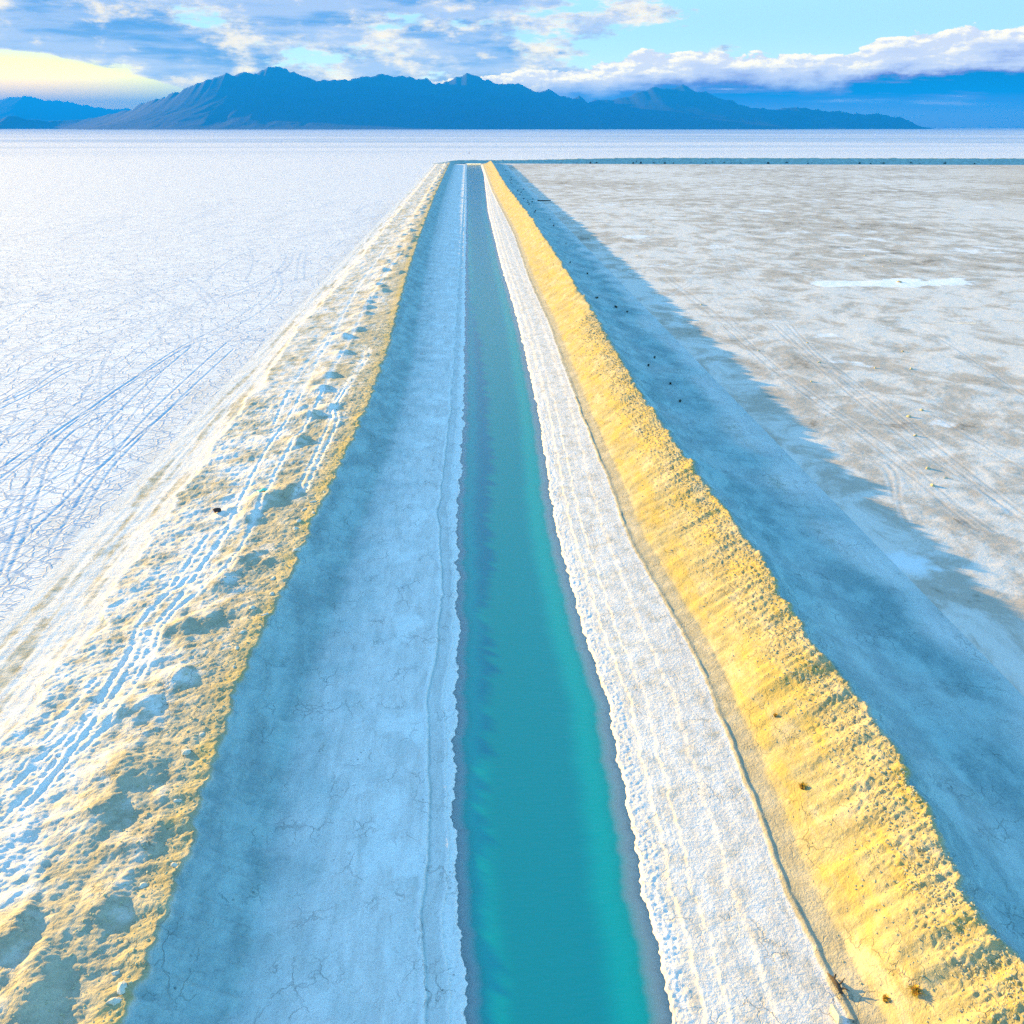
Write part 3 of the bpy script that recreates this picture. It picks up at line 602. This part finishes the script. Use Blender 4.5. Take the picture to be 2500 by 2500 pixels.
s = Sheet()
XA = spans((31.0, 78.0, .2)); YA = rows(14.0, 152.0, 1.1, .1); XB = spans((31.0, 215.0, .45)); YB = rows(152.0, 420.0, .7, .4, 2.4)
mud_patch(s, XA, YA, MUD_TRACKS, 1.0); mud_patch(s, XB, YB, MUD_TRACKS, 1.0)
cx = coarse_axis([31, 78, 215, 900, 3000, 12000, 32000], 0); cy = coarse_axis([-2500, -140, 14, 152, 420, 879], 0)
mx = (cx[:-1] + cx[1:]) / 2; my = (cy[:-1] + cy[1:]) / 2
hole = ((mx[None, :] < 78) & (my[:, None] > 14) & (my[:, None] < 152)) | ((mx[None, :] < 215) & (my[:, None] > 152) & (my[:, None] < 420))
s.add(cx, cy, np.zeros((len(cy), len(cx))), None, ~hole)
mf = s.build('mud_flat', M_MUD); mf['label'] = 'grey brown mud flat with pale dried patches and thin tyre tracks'; mf['category'] = 'mud flat'

s = Sheet(); cx = coarse_axis([-31, 31, 900, 3000, 12000, 32000], 0); cy = coarse_axis([878.9, 1500, 4000, 12000, 32000], 0)
s.add(cx, cy, np.full((len(cy), len(cx)), -0.02))
s.build('open_playa', M_SALT)

# ------------------------------------------------------------------ cross dyke closing the canal's far end
def dyke_y(X): return 884.0 - 0.10 * np.clip(X, 0, 2000) - 14.0 * sstep(X, -6, -34)
s = Sheet(); us = np.linspace(-14, 14, 57); xs = spans((-34, 60, .8), (60, 700, 1.6), (700, 2000, 6.0))
XX, UU = np.meshgrid(xs, us)
top = 4.6 * sstep(XX, -34, -8) * (0.55 + 0.45 * sstep(XX, 20, 160)) * (1 + 0.10 * pn(XX * 0.12, 2.0, 100) + 0.05 * pn(XX * 0.5, 2.0, 101))
pz = top * np.interp(np.abs(UU), [0, 1.6, 9.0, 12.0, 14.0], [1, 0.97, 0.16, 0.03, 0.0]) - 0.05
pz = pz + 0.12 * fbm(XX * 0.3, UU * 0.3, 3, 103) * sstep(np.abs(UU), 13, 8) * sstep(XX, -34, -20)
Md = np.zeros(XX.shape + (4,)); Md[..., 0] = 0.8; Md[..., 1] = 0.9 * sstep(np.abs(UU), 1.0, 2.5); Md[..., 3] = 1  # dyke sides take the same painted shade tone as the bank slopes
s.add(xs, us, pz, Md)
v = s.v[0]; v[:, 1] = dyke_y(v[:, 0]) + v[:, 1]
dk = s.build('dyke', M_BANK, 'structure'); dk['label'] = 'long low earth dyke crossing the far end of the canal'; dk['category'] = 'dyke'

# ------------------------------------------------------------------ mountains
def mountain(name, prof, Y0, depth, seed, label, rug):
    px = np.array([p[0] for p in prof], float); pz = np.array([p[1] for p in prof], float)
    xs = np.arange(px[0] - 2500 if seed == 1 else px[0] - 4000, px[-1] + 120, 18.0 if seed == 1 else 60.0)
    H = np.interp(xs, px, pz); out = xs < px[0]
    H = np.where(out, pz[0] * (0.6 + 0.5 * (pn(xs * 0.0012, 0.5, 3) + 0.4)), H)
    H = np.where(xs > px[-1], pz[-1] * np.clip(1 - (xs - px[-1]) / 100, 0, 1), H)
    H = H + rug * (14 * fbm(xs * 0.009, 3.3, 3, 5) + 26 * (0.35 - np.abs(fbm(xs * 0.006, 7.3, 3, 8)))) * np.clip(H / 250, 0.1, 1)
    us = np.concatenate([np.linspace(-1, 0, 46), np.linspace(0, 1, 14)[1:]])
    kern = np.hanning(61); kern /= kern.sum()
    Hs = np.convolve(np.pad(H, 30, mode='edge'), kern, mode='valid')
    XX, UU = np.meshgrid(xs, us)
    ridge = 1 - np.abs(UU)
    shape = 0.30 * ridge + 0.70 * ridge ** 2.2
    wx = XX + 260 * pn(XX * 0.0016, UU * 2.2, 9)
    gully = 1 - np.abs(fbm(wx * 0.0022, UU * 1.3, 4, 11, 0.55))
    spur = 1 - np.abs(pn(wx * 0.00085, UU * 0.6, 17)) * 1.4
    body = 4 * ridge * (1 - ridge)
    Z = Hs[None, :] * (shape + body * (0.030 * (gully - 0.62) + 0.012 * (spur - 0.55))) + (H - Hs)[None, :] * ridge ** 7
    Z = Z - 4 * (1 - ridge) ** 8
    s = Sheet(); s.add(xs, us, Z)
    v = s.v[0]; wob = 500 * pn(v[:, 0] * 0.0006, 0.3, 21)
    thick = np.clip(np.interp(v[:, 0], xs, H) / 330.0, 0.12, 1.0)
    v[:, 1] = Y0 + v[:, 1] * depth * thick + wob * (1 - np.abs(v[:, 1]))
    # keep the skyline as seen: raise with distance of the wobbled ridge
    v[:, 2] = v[:, 2] * (1 + wob / Y0 * 0.8)
    o = s.build(name, M_ROCK, 'structure'); o['label'] = label; o['category'] = 'mountains'; return o

mountain('mountain_range', RANGE, 12500.0, 2600.0, 1, 'blue shadowed mountain range rising behind the salt flat', 1.0)
mountain('mountain_range_far', FAR_RANGE, 26000.0, 5000.0, 2, 'paler hazy mountain ridge far behind the main range', 1.6)

# ------------------------------------------------------------------ the air
def haze_box():
    x0, x1, y0, y1, z0, z1 = -47000, 47000, -3000, 34000, -6.0, HAZE_TOP
    v = [(x, y, z) for z in (z0, z1) for y in (y0, y1) for x in (x0, x1)]
    f = [(0, 2, 3, 1), (4, 5, 7, 6), (0, 1, 5, 4), (2, 6, 7, 3), (0, 4, 6, 2), (1, 3, 7, 5)]
    me = bpy.data.meshes.new('haze'); me.from_pydata(v, [], f)
    m = bpy.data.materials.new('haze_air'); m.use_nodes = True; g = NT(m.node_tree)
    pv = g.n('ShaderNodeVolumePrincipled', None, Color=HAZE_COL, Density=HAZE_D, Anisotropy=0.0)
    o = g.n('ShaderNodeOutputMaterial'); g.t.links.new(pv.outputs[0], o.inputs['Volume'])
    me.materials.append(m); ob = bpy.data.objects.new('haze', me); COL.objects.link(ob); ob['kind'] = 'stuff'
HAZE_COL = (0.003, 0.25, 1.0)
haze_box()

# ------------------------------------------------------------------ loose things
def link_mesh(name, verts, faces, mat, smooth=False, parent=None):
    me = bpy.data.meshes.new(name); me.from_pydata(verts, [], faces); me.update(); me.materials.append(mat)
    if smooth:
        for p in me.polygons: p.use_smooth = True
    o = bpy.data.objects.new(name, me); COL.objects.link(o)
    if parent: o.parent = parent
    return o

def tag(o, label, cat, group=None):
    o['label'] = label; o['category'] = cat
    if group: o['group'] = group
    return o

def lump(rnd, sx, sy, sz, n=9, m=5):
    """an irregular boulder sitting on z = 0"""
    ph = [rnd.uniform(0, 6.28) for _ in range(6)]
    v = []; f = []
    for j in range(m):
        t = math.pi * (j + 0.4) / (m + 0.2)
        for i in range(n):
            a = 2 * math.pi * i / n
            k = 1 + 0.22 * math.sin(2 * a + ph[0]) + 0.15 * math.sin(3 * a + ph[1] + 2 * t) + 0.12 * math.sin(5 * a + ph[2] + 3 * t) + rnd.uniform(-.07, .07)
            v.append((math.sin(t) * math.cos(a) * sx * k, math.sin(t) * math.sin(a) * sy * k, max(-0.25 * sz, math.cos(t) * sz * (1 + 0.2 * math.sin(a + ph[3]))) + 0.0))
    for j in range(m - 1):
        for i in range(n): f.append((j * n + i, (j + 1) * n + i, (j + 1) * n + (i + 1) % n, j * n + (i + 1) % n))
    v.append((0, 0, sz * 1.02)); top = len(v) - 1
    for i in range(n): f.append((top, i, (i + 1) % n))
    return v, f

M_CLOD = mat_plain('clod_soil', (0.46, 0.43, 0.28), (0.36, 0.34, 0.21), 9.0, 0.95, 0.03)
M_TAN = mat_plain('tan_clod', (0.42, 0.34, 0.20), (0.34, 0.26, 0.13), 6.0, 0.95, 0.03)
M_SALTROCK = mat_plain('salt_block', (0.62, 0.58, 0.48), (0.50, 0.46, 0.38), 6.0, 0.9, 0.03)
M_DARK = mat_plain('dark_debris', (0.03, 0.022, 0.02), (0.06, 0.035, 0.03), 8.0, 0.6, 0.01)
M_RUST = mat_plain('rusty_metal', (0.16, 0.05, 0.025), (0.10, 0.04, 0.025), 12.0, 0.7, 0.01)
M_WOOD = mat_plain('weathered_timber', (0.055, 0.045, 0.035), (0.10, 0.08, 0.06), 14.0, 0.9, 0.015)
M_TEAL = mat_plain('teal_plastic', (0.10, 0.52, 0.45), (0.14, 0.60, 0.52), 5.0, 0.45, 0.0)
M_LEAF = mat_plain('shrub_leaf', (0.05, 0.07, 0.05), (0.09, 0.10, 0.06), 6.0, 0.9, 0.0)
M_DRY = mat_plain('dry_bush', (0.70, 0.42, 0.05), (0.55, 0.34, 0.05), 6.0, 0.9, 0.0)
M_POST = mat_plain('dark_post', (0.04, 0.035, 0.03), (0.07, 0.06, 0.05), 6.0, 0.9, 0.0)

# soil clods on the faces of the banks: too many to count
def clods():
    rnd = random.Random(5); r = np.random.default_rng(5)
    n = 9000
    Y = 18 + (r.random(n) ** 1.5) * 130
    side = r.random(n) < 0.78
    crx = np.interp(Y, [a for a, _ in CURVES['CR']], [b for _, b in CURVES['CR']]); clx = np.interp(Y, [a for a, _ in CURVES['CL']], [b for _, b in CURVES['CL']])
    X = np.where(side, crx - 0.1 - np.abs(r.normal(0, 1.5, n)), clx - 0.2 - np.abs(r.normal(0, 2.0, n)))
    sz = 0.022 + 0.035 * r.random(n) ** 2 + 0.0004 * Y
    Z = bank_height(X[:, None], Y[:, None])[0][:, 0]
    base = []
    for k in range(12):
        v, f = lump(rnd, 1, 1, 0.8, 6, 3); base.append((np.array(v), np.array([t if len(t) == 4 else (t[0], t[1], t[2], t[2]) for t in f])))
    vs = []; fs = []; off = 0
    for i in range(n):
        v, f = base[i % 12]; a = r.random() * 6.28; c, s_ = math.cos(a), math.sin(a)
        w = v * sz[i] * np.array([1.4, 1.0, 0.7]); w = np.stack([w[:, 0] * c - w[:, 1] * s_ + X[i], w[:, 0] * s_ + w[:, 1] * c + Y[i], w[:, 2] + Z[i]], -1)
        vs.append(w); fs.append(f + off); off += len(v)
    v = np.concatenate(vs); f = np.concatenate(fs)
    faces = [tuple(q) if q[2] != q[3] else tuple(q[:3]) for q in f.tolist()]
    o = link_mesh('soil_clods', v.tolist(), faces, M_CLOD); o['kind'] = 'stuff'
clods()

def tuft(rnd, n, h, spread, width):
    v = []; f = []
    for _ in range(n):
        a = rnd.uniform(0, 6.28); lean = abs(rnd.gauss(0, 0.55)) * spread; L = h * rnd.uniform(0.55, 1.0)
        r0 = rnd.uniform(0, 0.22) * spread * h; bx, by = r0 * math.cos(a * 1.7), r0 * math.sin(a * 1.7)
        px, py = -math.sin(a) * width / 2, math.cos(a) * width / 2
        p0 = (bx, by, -0.03); p1 = (bx + math.cos(a) * L * 0.35 * lean, by + math.sin(a) * L * 0.35 * lean, L * 0.6); p2 = (bx + math.cos(a) * L * 0.8 * lean, by + math.sin(a) * L * 0.8 * lean, L * (1 - 0.25 * min(lean, 1.6)))
        k = len(v)
        v += [(p0[0] - px, p0[1] - py, p0[2]), (p0[0] + px, p0[1] + py, p0[2]), (p1[0] + px * 1.3, p1[1] + py * 1.3, p1[2]), (p1[0] - px * 1.3, p1[1] - py * 1.3, p1[2]), p2]
        f += [(k, k + 1, k + 2, k + 3), (k + 3, k + 2, k + 4)]
    return v, f

def stems(rnd, n, h, w):
    v = []; f = []
    for _ in range(n):
        a = rnd.uniform(0, 6.28); k = len(v); tx, ty = 0.3 * h * math.cos(a), 0.3 * h * math.sin(a)
        for z, cx, cy, ww in ((-0.04, 0, 0, w), (h, tx, ty, w * 0.4)):
            for q in range(3): v.append((cx + ww * math.cos(q * 2.09), cy + ww * math.sin(q * 2.09), z))
        for q in range(3): f.append((k + q, k + (q + 1) % 3, k + 3 + (q + 1) % 3, k + 3 + q))
    return v, f

rs = random.Random(21)
PLANT = {}
def plant(kind, name, x, y, z, size, label, cat, group=None):
    """a low bush: foliage and stems under an empty at its foot"""
    e = bpy.data.objects.new(name, None); COL.objects.link(e); e.location = (x, y, z); e.scale = (size,) * 3; e.rotation_euler[2] = rs.uniform(0, 6.28)
    var = rs.randrange(3)
    if (kind, var) not in PLANT:
        m = M_LEAF if kind == 'green' else M_DRY
        v, f = tuft(rs, 150, 0.55, 1.25, 0.05); a = link_mesh('foliage', v, f, m, parent=e)
        v, f = stems(rs, 9, 0.3, 0.02); b = link_mesh('stem', v, f, M_WOOD, parent=e); PLANT[kind, var] = (a.data, b.data)
    else:
        for nm, me in zip(('foliage', 'stem'), PLANT[kind, var]):
            o = bpy.data.objects.new(nm, me); COL.objects.link(o); o.parent = e
    return tag(e, label, cat, group)

def nz(x, y):
    return z_at(x, y) if -31 < x < 31 else 0.0

for x, y in SHRUBS:
    if x > 31: continue
    plant('green', 'shrub', x, y, nz(x, y), 0.45 + y * 0.0016, 'low dark shrub on the shaded outer slope of the yellow bank', 'shrub', 'shrubs on the shaded bank slope')
for k in range(16):
    y = rs.uniform(120, 640); x = rs.uniform(22.5, 28)
    plant('green', 'shrub', x, y, nz(x, y), rs.uniform(0.25, 0.6) + y * 0.0014, 'low dark shrub on the shaded outer slope of the yellow bank', 'shrub', 'shrubs on the shaded bank slope')
DRY_LABEL = ['lone orange dry bush low on the sunlit yellow bank face', 'larger orange dry bush of the pair above the driftwood', 'smaller orange dry bush of the pair above the driftwood', 'faded dry bush on the yellow bank beyond the lone orange one']
for (x, y), lb_, sz in zip(DRY_BUSHES, DRY_LABEL, (0.62, 0.75, 0.5, 0.4)):
    plant('dry', 'dry_bush', x, y, nz(x, y), sz, lb_, 'bush')
for k in range(46):
    x = rs.uniform(70, 440) if k < 36 else rs.uniform(440, 620); u = rs.uniform(-12.5, -7.0)
    plant('green', 'shrub', x, float(dyke_y(np.array(x))) + u, 0.0, rs.uniform(2.0, 4.2), 'dark shrub growing along the near foot of the far dyke', 'shrub', 'shrubs along the far dyke')

# clods and blocks standing on the mud flat
for k, (x, y) in enumerate(MUD_CLODS):
    v, f = lump(rs, 0.26, 0.22, 0.18)
    if k == 1:
        v = [(a * 1.9, b * 1.9, c * 1.7) for a, b, c in v]
        o = link_mesh('boulder', v, f, M_TAN, True); tag(o, 'orange tan boulder standing alone on the dried white pool', 'boulder')
    else:
        o = link_mesh('mud_clod', v, f, M_CLOD, True); sc_ = rs.uniform(0.5, 1.0); o.scale = (sc_ * 1.3, sc_, sc_)
        tag(o, 'small dark clod lying on the grey mud flat', 'clod', 'clods scattered on the mud flat')
    o.location = (x, y, 0.01); o.rotation_euler[2] = rs.uniform(0, 6)

# white crust blocks broken loose along the edge of the left bank
for k in range(22):
    y = rs.uniform(23, 75); x = float(np.interp(y, [a for a, _ in CURVES['CL']], [b for _, b in CURVES['CL']])) - rs.uniform(0.3, 1.6) 
    v, f = lump(rs, 0.30, 0.22, 0.11, 8, 4); o = link_mesh('salt_block', v, f, M_SALTROCK)
    o.location = (x, y, nz(x, y)); o.rotation_euler[2] = rs.uniform(0, 6); q = rs.uniform(0.5, 1.15); o.scale = (q, q, q)
    tag(o, 'flat white crust block lying at the crest of the rutted bank', 'block', 'crust blocks along the left crest')

def branch(pts, radii, n=7):
    """a tapered, bent pole through the given points"""
    v = []; f = []
    P = [np.array(p, float) for p in pts]
    for i, p in enumerate(P):
        d = P[min(i + 1, len(P) - 1)] - P[max(i - 1, 0)]; d /= np.linalg.norm(d)
        s1 = np.cross(d, (0, 0, 1.0)); s1 = s1 / (np.linalg.norm(s1) + 1e-6) if np.linalg.norm(s1) > 1e-3 else np.array([1.0, 0, 0]); s2 = np.cross(s1, d)
        for q in range(n):
            a = 2 * math.pi * q / n; v.append(tuple(p + (s1 * math.cos(a) + s2 * math.sin(a)) * radii[i] * (1 + 0.12 * math.sin(3 * a + i))))
    for i in range(len(P) - 1):
        for q in range(n): f.append((i * n + q, i * n + (q + 1) % n, (i + 1) * n + (q + 1) % n, (i + 1) * n + q))
    f.append(tuple(range(n))[::-1]); f.append(tuple((len(P) - 1) * n + q for q in range(n)))
    return v, f

# driftwood on the right shore
x, y = LOGS[0]; x2, y2 = LOGS[1]
e = bpy.data.objects.new('driftwood', None); COL.objects.link(e); e.location = (x2, y2, nz(x2, y2))
dx, dy = x - x2, y - y2
v, f = branch([(0, 0, 0.06), (dx * 0.35, dy * 0.35, 0.16), (dx * 0.7, dy * 0.7, 0.14), (dx * 1.05, dy * 1.05, 0.05)], [0.05, 0.10, 0.075, 0.02]); link_mesh('trunk', v, f, M_WOOD, True, e)
for b in ([(dx * 0.3, dy * 0.3, 0.15), (dx * 0.2 + 0.15, dy * 0.3 + 0.05, 0.32), (dx * 0.2 + 0.2, dy * 0.35, 0.48)], [(dx * 0.2, dy * 0.2, 0.1), (0.14, dy * 0.1, 0.2), (0.24, -0.08, 0.26)], [(dx * 0.6, dy * 0.6, 0.15), (dx * 0.6 + 0.1, dy * 0.75, 0.3)]):
    v, f = branch(b, [0.045, 0.03, 0.012][:len(b)]); link_mesh('branch', v, f, M_WOOD, True, e)
tag(e, 'dark forked driftwood branch lying beside the yellow ridge line', 'driftwood')

# upright pale slab at the shore
x, y = LOGS[2]
v = []; 
for zz, k in ((-0.05, 1.0), (0.34, 1.0), (0.40, 0.8)):
    for a, b in ((-0.30, -0.07), (0.30, -0.05), (0.32, 0.07), (-0.28, 0.08)): v.append((a * k, b * k, zz + 0.03 * a))
f = [(0, 1, 5, 4), (1, 2, 6, 5), (2, 3, 7, 6), (3, 0, 4, 7), (4, 5, 9, 8), (5, 6, 10, 9), (6, 7, 11, 10), (7, 4, 8, 11), (8, 9, 10, 11)]
o = link_mesh('salt_slab', v, f, M_SALTROCK); o.location = (x, y, nz(x, y)); o.rotation_euler[2] = math.radians(100)
tag(o, 'upright pale slab on the white shore below the driftwood', 'slab')

# dark object and teal plastic scrap on the rutted bank
x, y = LOGS[3]
e = bpy.data.objects.new('scrap_drum', None); COL.objects.link(e); e.location = (x, y, nz(x, y)); e.rotation_euler[2] = 0.5
v, f = branch([(-0.28, 0, 0.17), (-0.24, 0, 0.19), (0.0, 0, 0.20), (0.22, 0, 0.17), (0.27, 0, 0.15)], [0.15, 0.19, 0.18, 0.16, 0.10], 10); link_mesh('drum', v, f, M_DARK, False, e)
v, f = branch([(-0.30, 0, 0.17), (-0.27, 0, 0.18)], [0.20, 0.20], 10); link_mesh('rim', v, f, M_RUST, False, e)
tag(e, 'small black crushed drum with rusty rim beside the wheel ruts', 'drum')
x, y = LOGS[4]
v = []; f = []
for j in range(6):
    for i in range(7):
        a, b = (i - 3) * 0.16, (j - 2.5) * 0.11
        v.append((a, b, 0.03 + 0.22 * math.exp(-((a - 0.1) ** 2 * 9 + b * b * 14)) + 0.05 * math.sin(9 * a + 4 * b) * math.sin(7 * b)))
for j in range(5):
    for i in range(6): f.append((j * 7 + i, j * 7 + i + 1, (j + 1) * 7 + i + 1, (j + 1) * 7 + i))
o = link_mesh('plastic_sheet', v, f, M_TEAL, True); o.location = (x, y, nz(x, y) + 0.02); o.rotation_euler[2] = 0.4
md = o.modifiers.new('thickness', 'SOLIDIFY'); md.thickness = 0.012
tag(o, 'crumpled teal plastic sheet lying among the heaps', 'plastic sheet')

# long timber lying across the shaded flat
(x, y), (x2, y2) = LOGS[5], LOGS[6]
v, f = branch([(x, y, nz(x, y) + 0.25), ((x + x2) / 2, (y + y2) / 2, 0.28), (x2, y2, 0.24)], [0.26, 0.24, 0.20], 8)
o = link_mesh('timber_pole', v, f, M_WOOD, True); tag(o, 'long dark timber pole lying across the shaded blue flat', 'pole')

# marker far out on the playa
e = bpy.data.objects.new('marker_post', None); COL.objects.link(e); e.location = (0.1, 1187.0, -0.02)
v, f = branch([(0, 0, 0), (0, 0, 2.6)], [0.22, 0.16], 8); link_mesh('post', v, f, M_POST, False, e)
v, f = branch([(-0.15, 0, 0), (-0.15, 0, 0.5), (-0.15, 0, 1.0), (-0.15, 0, 1.1)], [0.42, 0.46, 0.42, 0.3], 10); link_mesh('barrel', v, f, M_POST, False, e)
tag(e, 'dark marker post with a barrel alone on the white playa', 'post')
